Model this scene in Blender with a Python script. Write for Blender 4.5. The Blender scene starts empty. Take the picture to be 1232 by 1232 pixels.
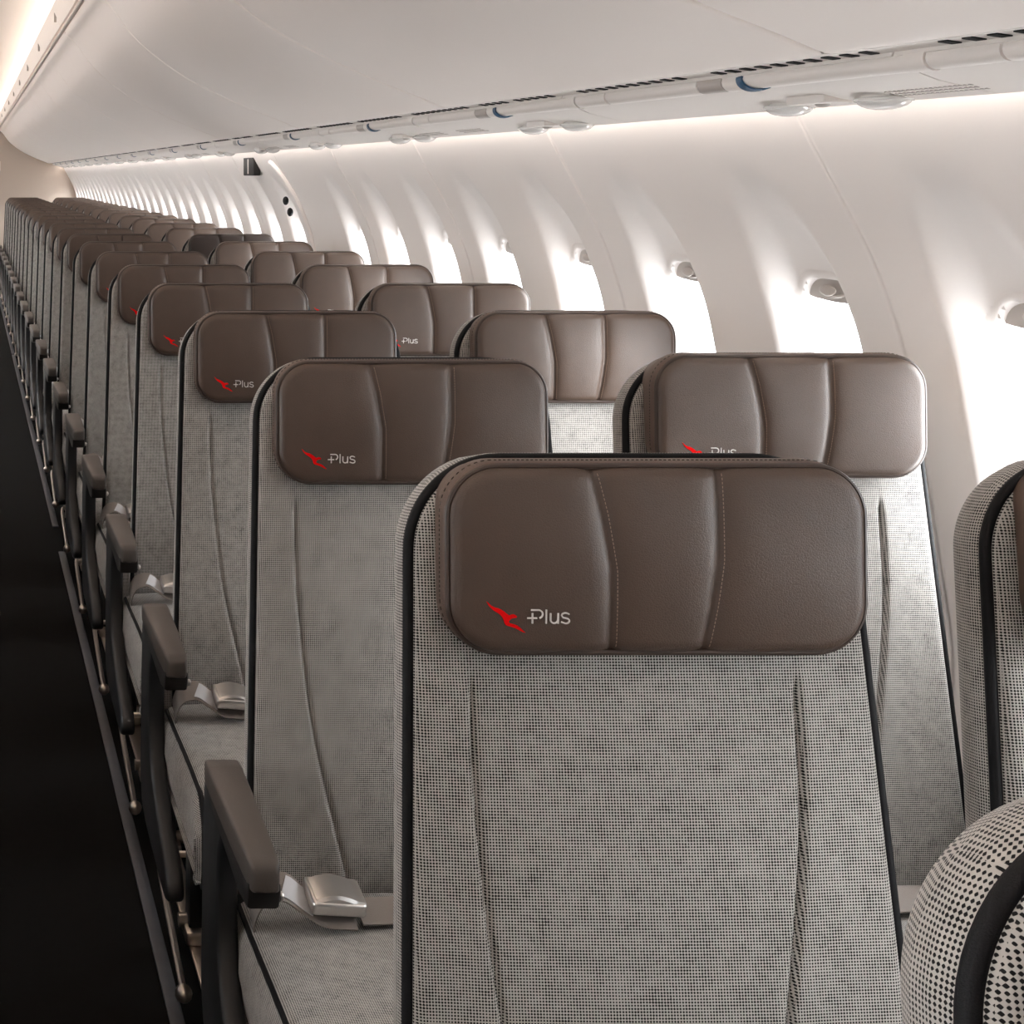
import bpy, bmesh, math, random
from mathutils import Vector, Matrix
random.seed(4)
PI = math.pi
S = bpy.context.scene
COL = S.collection

# ------------------------------------------------------------------ camera
CAM_Z = 1.45
VP = (-37.0, 210.0)          # where the cabin axis vanishes, in the 1232 px frame
cam = bpy.data.cameras.new('camera')
camo = bpy.data.objects.new('camera', cam)
COL.objects.link(camo)
camo.location = (0, 0, CAM_Z)
camo.rotation_euler = (PI / 2, 0, 0)
cam.sensor_width = 36
cam.lens = 1890 / 1232 * 36
cam.shift_x = (616 - VP[0]) / 1232
cam.shift_y = -(616 - VP[1]) / 1232
cam.clip_start = 0.05
cam.clip_end = 100
S.camera = camo

# ------------------------------------------------------------------ sky, exposure, lights
S.view_settings.view_transform = 'Standard'
S.view_settings.look = 'None'
S.view_settings.gamma = 1
S.view_settings.use_curve_mapping = False
S.view_settings.exposure = 0.0
S.cycles.use_denoising = True
S.cycles.max_bounces = 8
S.cycles.diffuse_bounces = 5
S.cycles.transparent_max_bounces = 12
S.cycles.sample_clamp_indirect = 6
S.cycles.caustics_reflective = False
S.cycles.caustics_refractive = False

W = bpy.data.worlds.new('world')
S.world = W
W.use_nodes = True
bg = W.node_tree.nodes['Background']
bg.inputs[0].default_value = (0.95, 0.975, 1.0, 1)
bg.inputs[1].default_value = 18.5

SEAT_Y0, PITCH, ROWS = 1.42, 0.79, 22
SEAM0, WPITCH = 2.43, 0.525
Y_BEGIN, Y_END = -3.87, 21.33      # the cabin runs between these
WIN_Y = [SEAM0 + WPITCH * (n + 0.5) for n in range(-12, 36)]


def area(name, loc, rot, sx, sy, power, color, portal=False):
    l = bpy.data.lights.new(name, 'AREA')
    l.shape = 'RECTANGLE'
    l.size, l.size_y = sx, sy
    l.energy = power
    l.color = color
    if portal:
        l.cycles.is_portal = True
    o = bpy.data.objects.new(name, l)
    COL.objects.link(o)
    o.location = loc
    o.rotation_euler = rot
    return o

sun = bpy.data.lights.new('sun', 'SUN')
sun.energy = 6.5
sun.angle = math.radians(22)
sun.color = (1.0, 0.985, 0.97)
suno = bpy.data.objects.new('sun', sun)
COL.objects.link(suno)
# hazy sun low over the wing: in through the right-hand windows, from ahead
suno.rotation_euler = Vector((-1.0, 0.95, -0.33)).to_track_quat('-Z', 'Y').to_euler()
WARM = (1.0, 0.85, 0.73)
N_LAMP = 12
SEG = (Y_END - Y_BEGIN) / N_LAMP
for k in range(N_LAMP):
    ym = Y_BEGIN + SEG * (k + 0.5)
    # cove lamps on top of the bins wash the ceiling from either side of the aisle
    area('ceiling_cove_lamp', (0.415, ym, 2.185), (0, math.radians(140), 0), 0.03, SEG, 4.0, WARM)
    area('ceiling_cove_lamp', (-0.255, ym, 2.185), (0, math.radians(-140), 0), 0.03, SEG, 4.0, WARM)
    # wash lamp in the gap behind the service panels, grazing down each sidewall
    area('sidewall_wash_lamp', (1.247, ym, 1.572), (0, math.radians(20), 0), 0.014, SEG, 2.9, (1.0, 0.92, 0.86))
    area('sidewall_wash_lamp', (0.16 - 1.247, ym, 1.572), (0, math.radians(-20), 0), 0.014, SEG, 2.9, (1.0, 0.92, 0.86))
for i, wy in enumerate(WIN_Y):
    if -1.5 < wy < 9.0:
        area('window_portal', (1.56, wy, 1.07), (0, math.radians(83), 0), 0.44, 0.30, 1, (1, 1, 1), True)
        area('window_portal', (-1.40, wy, 1.07), (0, math.radians(-83), 0), 0.44, 0.30, 1, (1, 1, 1), True)


# ------------------------------------------------------------------ materials
def new_mat(name):
    m = bpy.data.materials.new(name)
    m.use_nodes = True
    nt = m.node_tree
    return m, nt, nt.nodes['Principled BSDF']


def srgb(r, g, b):
    f = lambda c: (c / 255 / 12.92) if c / 255 <= 0.04045 else ((c / 255 + 0.055) / 1.055) ** 2.4
    return (f(r), f(g), f(b), 1)


def simple(name, col, rough=0.5, metal=0.0, bump=0.0, bscale=300, spec=0.5, var=0.0, vscale=6):
    m, nt, p = new_mat(name)
    p.inputs['Base Color'].default_value = col
    p.inputs['Roughness'].default_value = rough
    p.inputs['Metallic'].default_value = metal
    p.inputs['Specular IOR Level'].default_value = spec
    tc = nt.nodes.new('ShaderNodeTexCoord')
    if bump:
        n = nt.nodes.new('ShaderNodeTexNoise')
        n.inputs['Scale'].default_value = bscale
        n.inputs['Detail'].default_value = 3
        nt.links.new(tc.outputs['Object'], n.inputs['Vector'])
        b = nt.nodes.new('ShaderNodeBump')
        b.inputs['Strength'].default_value = bump
        b.inputs['Distance'].default_value = 0.001
        nt.links.new(n.outputs['Fac'], b.inputs['Height'])
        nt.links.new(b.outputs['Normal'], p.inputs['Normal'])
    if var:
        n = nt.nodes.new('ShaderNodeTexNoise')
        n.inputs['Scale'].default_value = vscale
        n.inputs['Detail'].default_value = 4
        nt.links.new(tc.outputs['Object'], n.inputs['Vector'])
        r = nt.nodes.new('ShaderNodeMapRange')
        r.inputs['To Min'].default_value = 1 - var
        r.inputs['To Max'].default_value = 1 + var
        nt.links.new(n.outputs['Fac'], r.inputs['Value'])
        mx = nt.nodes.new('ShaderNodeVectorMath')
        mx.operation = 'SCALE'
        mx.inputs[0].default_value = col[:3]
        nt.links.new(r.outputs[0], mx.inputs['Scale'])
        nt.links.new(mx.outputs[0], p.inputs['Base Color'])
    return m


def math_node(nt, op, a, b=None, c=None):
    n = nt.nodes.new('ShaderNodeMath')
    n.operation = op
    for i, v in enumerate((a, b, c)):
        if v is None:
            continue
        if isinstance(v, (int, float)):
            n.inputs[i].default_value = v
        else:
            nt.links.new(v, n.inputs[i])
    return n.outputs[0]


def fabric_mat(name, light, dark, period=0.00272):
    """woven tweed: dark holes in a staggered lattice of pale yarn"""
    m, nt, p = new_mat(name)
    tc = nt.nodes.new('ShaderNodeTexCoord')
    sp = nt.nodes.new('ShaderNodeSeparateXYZ')
    nt.links.new(tc.outputs['Object'], sp.inputs[0])
    sn = nt.nodes.new('ShaderNodeSeparateXYZ')
    nt.links.new(tc.outputs['Normal'], sn.inputs[0])
    ax = math_node(nt, 'GREATER_THAN', math_node(nt, 'ABSOLUTE', sn.outputs[0]), 0.7)
    az = math_node(nt, 'GREATER_THAN', math_node(nt, 'ABSOLUTE', sn.outputs[2]), 0.7)
    mixu = nt.nodes.new('ShaderNodeMix')
    nt.links.new(ax, mixu.inputs[0]); nt.links.new(sp.outputs[0], mixu.inputs[2]); nt.links.new(sp.outputs[1], mixu.inputs[3])
    mixv = nt.nodes.new('ShaderNodeMix')
    nt.links.new(az, mixv.inputs[0]); nt.links.new(sp.outputs[2], mixv.inputs[2]); nt.links.new(sp.outputs[1], mixv.inputs[3])
    k = 2 * PI / period
    # slight wobble of the yarn
    nw = nt.nodes.new('ShaderNodeTexNoise')
    nw.inputs['Scale'].default_value = 60
    nt.links.new(tc.outputs['Object'], nw.inputs['Vector'])
    wob = math_node(nt, 'MULTIPLY', nw.outputs['Fac'], 1.2)
    u = math_node(nt, 'ADD', math_node(nt, 'MULTIPLY', mixu.outputs[0], k), wob)
    v = math_node(nt, 'MULTIPLY', mixv.outputs[0], k)
    s = math_node(nt, 'MULTIPLY', math_node(nt, 'ADD', math_node(nt, 'COSINE', u), math_node(nt, 'COSINE', v)), 0.5)
    nf = nt.nodes.new('ShaderNodeTexNoise')
    nf.inputs['Scale'].default_value = 330
    nf.inputs['Detail'].default_value = 2
    nt.links.new(tc.outputs['Object'], nf.inputs['Vector'])
    nm = nt.nodes.new('ShaderNodeTexNoise')
    nm.inputs['Scale'].default_value = 55
    nm.inputs['Detail'].default_value = 5
    nm.inputs['Roughness'].default_value = 0.75
    nt.links.new(tc.outputs['Object'], nm.inputs['Vector'])
    thr = math_node(nt, 'MULTIPLY_ADD', nf.outputs['Fac'], 0.5, -0.25)
    thr2 = math_node(nt, 'MULTIPLY_ADD', nm.outputs['Fac'], 1.15, -0.53)
    sv = math_node(nt, 'ADD', math_node(nt, 'ADD', s, thr), thr2)
    mr = nt.nodes.new('ShaderNodeMapRange')
    mr.interpolation_type = 'SMOOTHSTEP'
    mr.inputs['From Min'].default_value = 0.10
    mr.inputs['From Max'].default_value = 0.36
    nt.links.new(sv, mr.inputs['Value'])
    mc = nt.nodes.new('ShaderNodeMix')
    mc.data_type = 'RGBA'
    nt.links.new(mr.outputs[0], mc.inputs[0])
    mc.inputs[6].default_value = light
    mc.inputs[7].default_value = dark
    nt.links.new(mc.outputs[2], p.inputs['Base Color'])
    p.inputs['Roughness'].default_value = 0.85
    p.inputs['Specular IOR Level'].default_value = 0.2
    p.inputs['Sheen Weight'].default_value = 0.25
    p.inputs['Sheen Roughness'].default_value = 0.4
    b = nt.nodes.new('ShaderNodeBump')
    b.inputs['Strength'].default_value = 0.5
    b.inputs['Distance'].default_value = 0.0006
    b.invert = True
    nt.links.new(mr.outputs[0], b.inputs['Height'])
    nt.links.new(b.outputs['Normal'], p.inputs['Normal'])
    return m


def leather_mat(name, col, rough=0.38):
    m, nt, p = new_mat(name)
    tc = nt.nodes.new('ShaderNodeTexCoord')
    v = nt.nodes.new('ShaderNodeTexVoronoi')
    v.feature = 'DISTANCE_TO_EDGE'
    v.inputs['Scale'].default_value = 420
    n = nt.nodes.new('ShaderNodeTexNoise')
    n.inputs['Scale'].default_value = 25
    n.inputs['Detail'].default_value = 6
    mp = nt.nodes.new('ShaderNodeMapping')
    nt.links.new(tc.outputs['Object'], mp.inputs[0])
    nt.links.new(tc.outputs['Object'], n.inputs['Vector'])
    ad = nt.nodes.new('ShaderNodeVectorMath')
    ad.operation = 'MULTIPLY_ADD'
    nt.links.new(n.outputs['Color'], ad.inputs[0])
    ad.inputs[1].default_value = (0.012, 0.012, 0.012)
    nt.links.new(mp.outputs[0], ad.inputs[2])
    nt.links.new(ad.outputs[0], v.inputs['Vector'])
    mr = nt.nodes.new('ShaderNodeMapRange')
    mr.inputs['From Max'].default_value = 0.15
    nt.links.new(v.outputs['Distance'], mr.inputs['Value'])
    b = nt.nodes.new('ShaderNodeBump')
    b.inputs['Strength'].default_value = 0.28
    b.inputs['Distance'].default_value = 0.0005
    nt.links.new(mr.outputs[0], b.inputs['Height'])
    nt.links.new(b.outputs['Normal'], p.inputs['Normal'])
    hs = nt.nodes.new('ShaderNodeMapRange')
    hs.inputs['To Min'].default_value = 0.88
    hs.inputs['To Max'].default_value = 1.12
    nt.links.new(n.outputs['Fac'], hs.inputs['Value'])
    sc = nt.nodes.new('ShaderNodeVectorMath')
    sc.operation = 'SCALE'
    sc.inputs[0].default_value = col[:3]
    nt.links.new(hs.outputs[0], sc.inputs['Scale'])
    nt.links.new(sc.outputs[0], p.inputs['Base Color'])
    p.inputs['Roughness'].default_value = rough
    p.inputs['Specular IOR Level'].default_value = 0.5
    return m


M = {}
M['fabric'] = fabric_mat('tweed', (0.47, 0.45, 0.425, 1), (0.008, 0.008, 0.008, 1))
M['leather'] = leather_mat('brown_leather', srgb(80, 65, 56))
M['leather_dark'] = leather_mat('dark_brown_leather', srgb(48, 37, 32), 0.5)
M['gusset'] = leather_mat('leather_gusset', srgb(88, 70, 59), 0.5)
M['piping'] = simple('black_piping', srgb(12, 12, 15), 0.65, bump=0.3, bscale=900, spec=0.25)
M['leather_piping'] = simple('leather_piping', srgb(58, 46, 40), 0.4)
M['stitch'] = simple('thread', srgb(150, 128, 112), 0.8)
M['stitch_dark'] = simple('dark_thread', srgb(40, 32, 28), 0.8)
M['red'] = simple('red_embroidery', srgb(228, 8, 12), 0.8, bump=0.5, bscale=1500, spec=0.1)
M['white_thread'] = simple('white_embroidery', srgb(222, 218, 214), 0.6)
M['shell'] = simple('grey_seat_shell', srgb(70, 66, 64), 0.45, bump=0.1)
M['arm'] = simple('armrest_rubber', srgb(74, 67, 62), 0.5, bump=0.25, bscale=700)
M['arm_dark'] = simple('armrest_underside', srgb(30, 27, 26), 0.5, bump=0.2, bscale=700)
M['shroud'] = simple('dark_shroud', srgb(33, 33, 34), 0.45, bump=0.12, bscale=500)
M['pan'] = simple('seat_pan', srgb(88, 72, 60), 0.35)
M['chrome'] = simple('chrome', (0.78, 0.75, 0.72, 1), 0.3, 1.0)
M['steel'] = simple('steel', (0.62, 0.55, 0.48, 1), 0.3, 1.0)
M['webbing'] = simple('belt_webbing', srgb(135, 126, 120), 0.6, bump=0.6, bscale=800)
M['tag'] = simple('belt_tag', srgb(205, 205, 208), 0.4)
M['rubber'] = simple('black_rubber', srgb(24, 23, 23), 0.6)
M['panel'] = simple('white_panel', srgb(240, 234, 230), 0.45, bump=0.05, bscale=500, spec=0.35)
M['bin'] = simple('bin_plastic', srgb(236, 226, 219), 0.38, bump=0.08, bscale=700, spec=0.4)
M['psu'] = simple('service_panel_plastic', srgb(232, 225, 219), 0.4, bump=0.04)
M['ceil'] = simple('ceiling_panel', srgb(238, 230, 223), 0.5, bump=0.04)
M['trimgrey'] = simple('grey_trim', srgb(176, 168, 162), 0.35)
M['darkgap'] = simple('dark_gap', srgb(20, 19, 19), 0.9)
M['blue'] = simple('blue_clip', srgb(36, 74, 104), 0.35)
M['lens'] = simple('lens_rim', srgb(235, 232, 228), 0.12, spec=0.8)
M['bulkhead'] = simple('bulkhead', srgb(170, 156, 144), 0.55, bump=0.05)
M['carpet'] = simple('aisle_carpet', srgb(17, 16, 15), 0.95, bump=0.8, bscale=900, var=0.35, vscale=40, spec=0.1)
M['strip'] = simple('floor_strip', srgb(62, 64, 70), 0.5, var=0.35, vscale=30)
M['dado'] = simple('grey_kick_panel', srgb(150, 142, 135), 0.6)
M['joint'] = simple('joint_shadow_gap', srgb(96, 88, 82), 0.8)


def glass_mat():
    m = bpy.data.materials.new('window_glass')
    m.use_nodes = True
    nt = m.node_tree
    nt.nodes.clear()
    o = nt.nodes.new('ShaderNodeOutputMaterial')
    t = nt.nodes.new('ShaderNodeBsdfTransparent')
    t.inputs[0].default_value = (0.97, 0.98, 0.985, 1)
    g = nt.nodes.new('ShaderNodeBsdfGlossy')
    g.inputs['Roughness'].default_value = 0.03
    f = nt.nodes.new('ShaderNodeFresnel')
    f.inputs[0].default_value = 1.3
    mx = nt.nodes.new('ShaderNodeMixShader')
    nt.links.new(f.outputs[0], mx.inputs[0])
    nt.links.new(t.outputs[0], mx.inputs[1])
    nt.links.new(g.outputs[0], mx.inputs[2])
    nt.links.new(mx.outputs[0], o.inputs[0])
    return m
M['glass'] = glass_mat()


# ------------------------------------------------------------------ helpers
def link(name, me, mat=None, parent=None, loc=(0, 0, 0), rot=(0, 0, 0)):
    o = bpy.data.objects.new(name, me)
    COL.objects.link(o)
    if mat is not None and me is not None and not me.materials:
        me.materials.append(mat)
    o.location = loc
    o.rotation_euler = rot
    if parent is not None:
        o.parent = parent
    return o


def pymesh(name, v, f, smooth=True):
    me = bpy.data.meshes.new(name)
    me.from_pydata([tuple(p) for p in v], [], f)
    me.update()
    if smooth:
        me.shade_smooth()
    return me


class MB:
    """collects simple shapes into one mesh"""
    def __init__(self):
        self.v, self.f = [], []

    def add(self, v, f):
        b = len(self.v)
        self.v += [tuple(p) for p in v]
        self.f += [tuple(i + b for i in q) for q in f]
        return self

    def box(self, x0, x1, y0, y1, z0, z1, bev=0.0, seg=2):
        bm = bmesh.new()
        bmesh.ops.create_cube(bm, size=1)
        for v in bm.verts:
            v.co = Vector(((x0 + x1) / 2 + v.co.x * (x1 - x0), (y0 + y1) / 2 + v.co.y * (y1 - y0), (z0 + z1) / 2 + v.co.z * (z1 - z0)))
        if bev:
            bmesh.ops.bevel(bm, geom=list(bm.edges), offset=bev, segments=seg, profile=0.5, affect='EDGES')
        return self.frombm(bm)

    def frombm(self, bm):
        bm.verts.index_update()
        self.add([v.co.copy() for v in bm.verts], [[v.index for v in f.verts] for f in bm.faces])
        bm.free()
        return self

    def prism(self, poly, x0, x1, bev=0.0, seg=2):
        """polygon in (y,z) pushed along x"""
        bm = bmesh.new()
        a = [bm.verts.new((x0, p[0], p[1])) for p in poly]
        b = [bm.verts.new((x1, p[0], p[1])) for p in poly]
        n = len(poly)
        f1 = bm.faces.new(a)
        f2 = bm.faces.new(list(reversed(b)))
        for i in range(n):
            bm.faces.new((a[i], b[i], b[(i + 1) % n], a[(i + 1) % n]))
        bmesh.ops.recalc_face_normals(bm, faces=bm.faces)
        if bev:
            ed = [e for e in bm.edges if abs(e.verts[0].co.x - e.verts[1].co.x) < 1e-6]
            bmesh.ops.bevel(bm, geom=ed, offset=bev, segments=seg, profile=0.5, affect='EDGES')
        return self.frombm(bm)

    def tube(self, path, r, n=8, closed=False, flat=None):
        P = [Vector(p) for p in path]
        m = len(P)
        up = None
        rings = []
        for i, p in enumerate(P):
            if closed:
                t = P[(i + 1) % m] - P[i - 1]
            else:
                t = P[min(i + 1, m - 1)] - P[max(i - 1, 0)]
            t.normalize()
            if up is None:
                up = Vector((0, 1, 0)) if abs(t.y) < 0.9 else Vector((1, 0, 0))
            a = (up - t * up.dot(t)).normalized()
            up = a
            b = t.cross(a)
            rings.append([p + (a * math.cos(2 * PI * k / n) * (flat if flat else 1) + b * math.sin(2 * PI * k / n)) * r for k in range(n)])
        v = [q for rg in rings for q in rg]
        f = []
        for i in range(m if closed else m - 1):
            j = (i + 1) % m
            for k in range(n):
                f.append((i * n + k, i * n + (k + 1) % n, j * n + (k + 1) % n, j * n + k))
        if not closed:
            f.append(tuple(range(n)))
            f.append(tuple(reversed(range((m - 1) * n, m * n))))
        return self.add(v, f)

    def cyl(self, p0, p1, r, n=16):
        return self.tube([p0, p1], r, n)

    def ribbon(self, path, side, w, th):
        """flat strap: path points, side vectors, width, thickness"""
        P = [Vector(p) for p in path]
        m = len(P)
        v, f = [], []
        for i, p in enumerate(P):
            t = (P[min(i + 1, m - 1)] - P[max(i - 1, 0)]).normalized()
            s = Vector(side)
            s = (s - t * s.dot(t)).normalized()
            nn = t.cross(s)
            for a, b in ((-1, -1), (1, -1), (1, 1), (-1, 1)):
                v.append(p + s * a * w / 2 + nn * b * th / 2)
        for i in range(m - 1):
            for k in range(4):
                f.append((i * 4 + k, i * 4 + (k + 1) % 4, (i + 1) * 4 + (k + 1) % 4, (i + 1) * 4 + k))
        f.append((0, 1, 2, 3)); f.append(tuple((m - 1) * 4 + k for k in (3, 2, 1, 0)))
        return self.add(v, f)

    def ellipsoid(self, c, r, nu=16, nv=10):
        v, f = [], []
        for j in range(nv + 1):
            t = PI * j / nv
            for i in range(nu):
                a = 2 * PI * i / nu
                v.append((c[0] + r[0] * math.sin(t) * math.cos(a), c[1] + r[1] * math.sin(t) * math.sin(a), c[2] + r[2] * math.cos(t)))
        for j in range(nv):
            for i in range(nu):
                f.append((j * nu + i, j * nu + (i + 1) % nu, (j + 1) * nu + (i + 1) % nu, (j + 1) * nu + i))
        return self.add(v, f)

    def mesh(self, name, smooth=True, angle=40):
        me = pymesh(name, self.v, self.f, False)
        bm = bmesh.new()
        bm.from_mesh(me)
        bmesh.ops.remove_doubles(bm, verts=bm.verts, dist=1e-6)
        bmesh.ops.recalc_face_normals(bm, faces=bm.faces)
        for fc in bm.faces:
            fc.smooth = smooth
        if smooth:
            for e in bm.edges:
                if len(e.link_faces) == 2 and e.calc_face_angle(0) > math.radians(angle):
                    e.smooth = False
        bm.to_mesh(me)
        bm.free()
        return me


def thing(name, label, cat, loc=(0, 0, 0), group=None):
    o = link(name, None, loc=loc)
    o['label'] = label
    o['category'] = cat
    if group:
        o['group'] = group
    return o


def lerp(tab, x):
    if x <= tab[0][0]:
        return tab[0][1]
    for (a, b), (c, d) in zip(tab, tab[1:]):
        if x <= c:
            return b + (d - b) * (x - a) / (c - a)
    return tab[-1][1]


def smooth01(x):
    x = max(0.0, min(1.0, x))
    return x * x * (3 - 2 * x)


def catmull(pts, per=6):
    P = [Vector((p[0], p[1], p[2] if len(p) > 2 else 0)) for p in pts]
    P = [2 * P[0] - P[1]] + P + [2 * P[-1] - P[-2]]
    out = []
    for i in range(1, len(P) - 2):
        for k in range(per):
            t = k / per
            a, b, c, d = P[i - 1], P[i], P[i + 1], P[i + 2]
            out.append(0.5 * ((2 * b) + (c - a) * t + (2 * a - 5 * b + 4 * c - d) * t * t + (3 * b - a - 3 * c + d) * t ** 3))
    out.append(P[-2])
    return out


# ================================================================== SETTING
# sidewall section: (z, x) measured on the panel joint
WALL = [(0.0, 1.36), (0.12, 1.40), (0.3, 1.46), (0.5, 1.505), (0.69, 1.522), (0.85, 1.502), (1.01, 1.477), (1.167, 1.449), (1.25, 1.424), (1.334, 1.391), (1.444, 1.333), (1.50, 1.303), (1.54, 1.282), (1.60, 1.250)]
_ws = catmull([(a, b) for a, b in WALL], 8)
_WT = [(p.x, p.y) for p in _ws]


def wall_x(z):
    return lerp(_WT, z)

AR_TOP, AR_BOT, AR_HW = 1.478, 0.835, 0.142
OP_TOP, OP_BOT, OP_HW, OP_R = 1.272, 0.872, 0.110, 0.085


def arch_edge(dy, z):
    """distance inside the sculpted niche (positive inside)"""
    ady = abs(dy)
    if z > 1.18:
        q = min(1, (z - 1.18) / (AR_TOP - 1.18))
        hw = AR_HW * (1 - q ** 2.6) ** (1 / 2.2)
        return min(hw - ady, (AR_TOP - z) * 0.9)
    if z < AR_BOT + 0.1:
        q = min(1, (AR_BOT + 0.1 - z) / 0.1)
        hw = AR_HW * math.sqrt(max(0, 1 - q * q * 0.9)) if q < 1 else 0
        return min(hw - ady, z - AR_BOT)
    return AR_HW - ady


def niche(dy, z):
    e = arch_edge(dy, z)
    if e <= 0:
        return 0.0
    D = 0.010 * smooth01((AR_TOP - z) / 0.02) + 0.042 * smooth01((1.45 - z) / 0.21)
    D = min(D, 0.052)
    if z < 0.9:
        D *= smooth01((z - AR_BOT) / 0.05)
    return D * smooth01(e / (0.030 + 0.055 * smooth01((z - 1.17) / 0.2)))


def wsx(dy, z):
    return wall_x(z) + niche(dy, z)


def op_sdf(dy, z, grow=0.0):
    hw, hh = OP_HW + grow, (OP_TOP - OP_BOT) / 2 + grow
    r = OP_R + grow
    cz = (OP_TOP + OP_BOT) / 2
    qx, qz = abs(dy) - hw + r, abs(z - cz) - hh + r
    return math.hypot(max(qx, 0), max(qz, 0)) + min(max(qx, qz), 0) - r


def sidewall_mesh(name, wins, length=1.046, y_off=0.002):
    ny, nz = 112, 110
    zs = [0.0 + 1.59 * i / nz for i in range(nz + 1)]
    ys = [y_off + length * j / ny for j in range(ny + 1)]
    v, f = [], []
    for z in zs:
        for y in ys:
            x = wall_x(z)
            for w in wins:
                x += niche(y - w, z)
            v.append((x, y, z))
    for i in range(nz):
        for j in range(ny):
            cz, cy = (zs[i] + zs[i + 1]) / 2, (ys[j] + ys[j + 1]) / 2
            if any(op_sdf(cy - w, cz, 0.004) < 0 for w in wins):
                continue
            a = i * (ny + 1) + j
            f.append((a, a + 1, a + ny + 2, a + ny + 1))
    # turned-back edges at the joints
    b = len(v)
    for j in (0, ny):
        for i in range(nz + 1):
            p = v[i * (ny + 1) + j]
            v.append((p[0] + 0.02, p[1], p[2]))
    for i in range(nz):
        f.append((i * (ny + 1), (i + 1) * (ny + 1), b + i + 1, b + i))
        f.append((i * (ny + 1) + ny, (i + 1) * (ny + 1) + ny, b + nz + 1 + i + 1, b + nz + 1 + i))
    return pymesh(name, v, f)


def rr_outline(hw, z0, z1, r, n=10):
    out = []
    for cx, cz, a0 in ((hw - r, z1 - r, 0), (-hw + r, z1 - r, 90), (-hw + r, z0 + r, 180), (hw - r, z0 + r, 270)):
        for k in range(n + 1):
            a = math.radians(a0 + 90 * k / n)
            out.append((cx + r * math.cos(a), cz + r * math.sin(a)))
    return out


def window_meshes():
    n = 12
    rings = [rr_outline(OP_HW + g, OP_BOT - g, OP_TOP + g, OP_R + g, n) for g in (0.016, 0.012, 0.004, 0.0, -0.002, -0.004)]
    dx = (0.001, -0.001, -0.002, 0.001, 0.012, 0.024)
    v, f = [], []
    m = len(rings[0])
    for rg, d in zip(rings, dx):
        for (y, z) in rg:
            v.append((wsx(y, z) + d, y, z))
    for i in range(len(rings) - 1):
        for k in range(m):
            f.append((i * m + k, i * m + (k + 1) % m, (i + 1) * m + (k + 1) % m, (i + 1) * m + k))
    frame = pymesh('window_frame', v, f)
    # pane: rows across
    v, f = [], []
    N = 16
    for i in range(N + 1):
        z = OP_BOT + 0.003 + (OP_TOP - OP_BOT - 0.006) * i / N
        zz = abs(z - (OP_TOP + OP_BOT) / 2) - (OP_TOP - OP_BOT) / 2 + OP_R
        hw = OP_HW if zz <= 0 else OP_HW - OP_R + math.sqrt(max(0, OP_R ** 2 - zz ** 2))
        x = wsx(0, z) + 0.020
        v += [(x, -hw, z), (x, hw, z)]
    for i in range(N):
        f.append((2 * i, 2 * i + 2, 2 * i + 3, 2 * i + 1))
    pane = pymesh('pane', v, f)
    # the raised shade's lower lip and its crescent grip
    mb = MB()
    zt = OP_TOP - 0.002
    pts = [(wall_x(zt - 0.030) + 0.062, -0.085, zt - 0.028), (wall_x(zt - 0.034) + 0.062, 0, zt - 0.036), (wall_x(zt - 0.030) + 0.062, 0.085, zt - 0.028)]
    v, f = [], []
    for i in range(13):
        y = -0.09 + 0.18 * i / 12
        z0 = zt - 0.040 + 0.006 * (y / 0.09) ** 2
        ztop = zt - 0.0 - 0.030 * (abs(y) / 0.09) ** 2.5
        v += [(wall_x(z0) + 0.060, y, z0), (wall_x(ztop) + 0.060, y, ztop + 0.004)]
    for i in range(12):
        f.append((2 * i, 2 * i + 2, 2 * i + 3, 2 * i + 1))
    mb.add(v, f)
    shade = mb.mesh('shade')
    g = MB()
    g.tube([(wall_x(zt - 0.02) + 0.052 + 0.006 * (1 - math.cos(a)), 0.03 * math.cos(a), zt - 0.016 - 0.013 * math.sin(a)) for a in [PI * k / 12 for k in range(13)]], 0.0032, 8)
    g.ellipsoid((wall_x(zt) + 0.054, 0, zt - 0.018), (0.004, 0.026, 0.010))
    grip = g.mesh('shade_grip')
    return frame, pane, shade, grip


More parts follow.
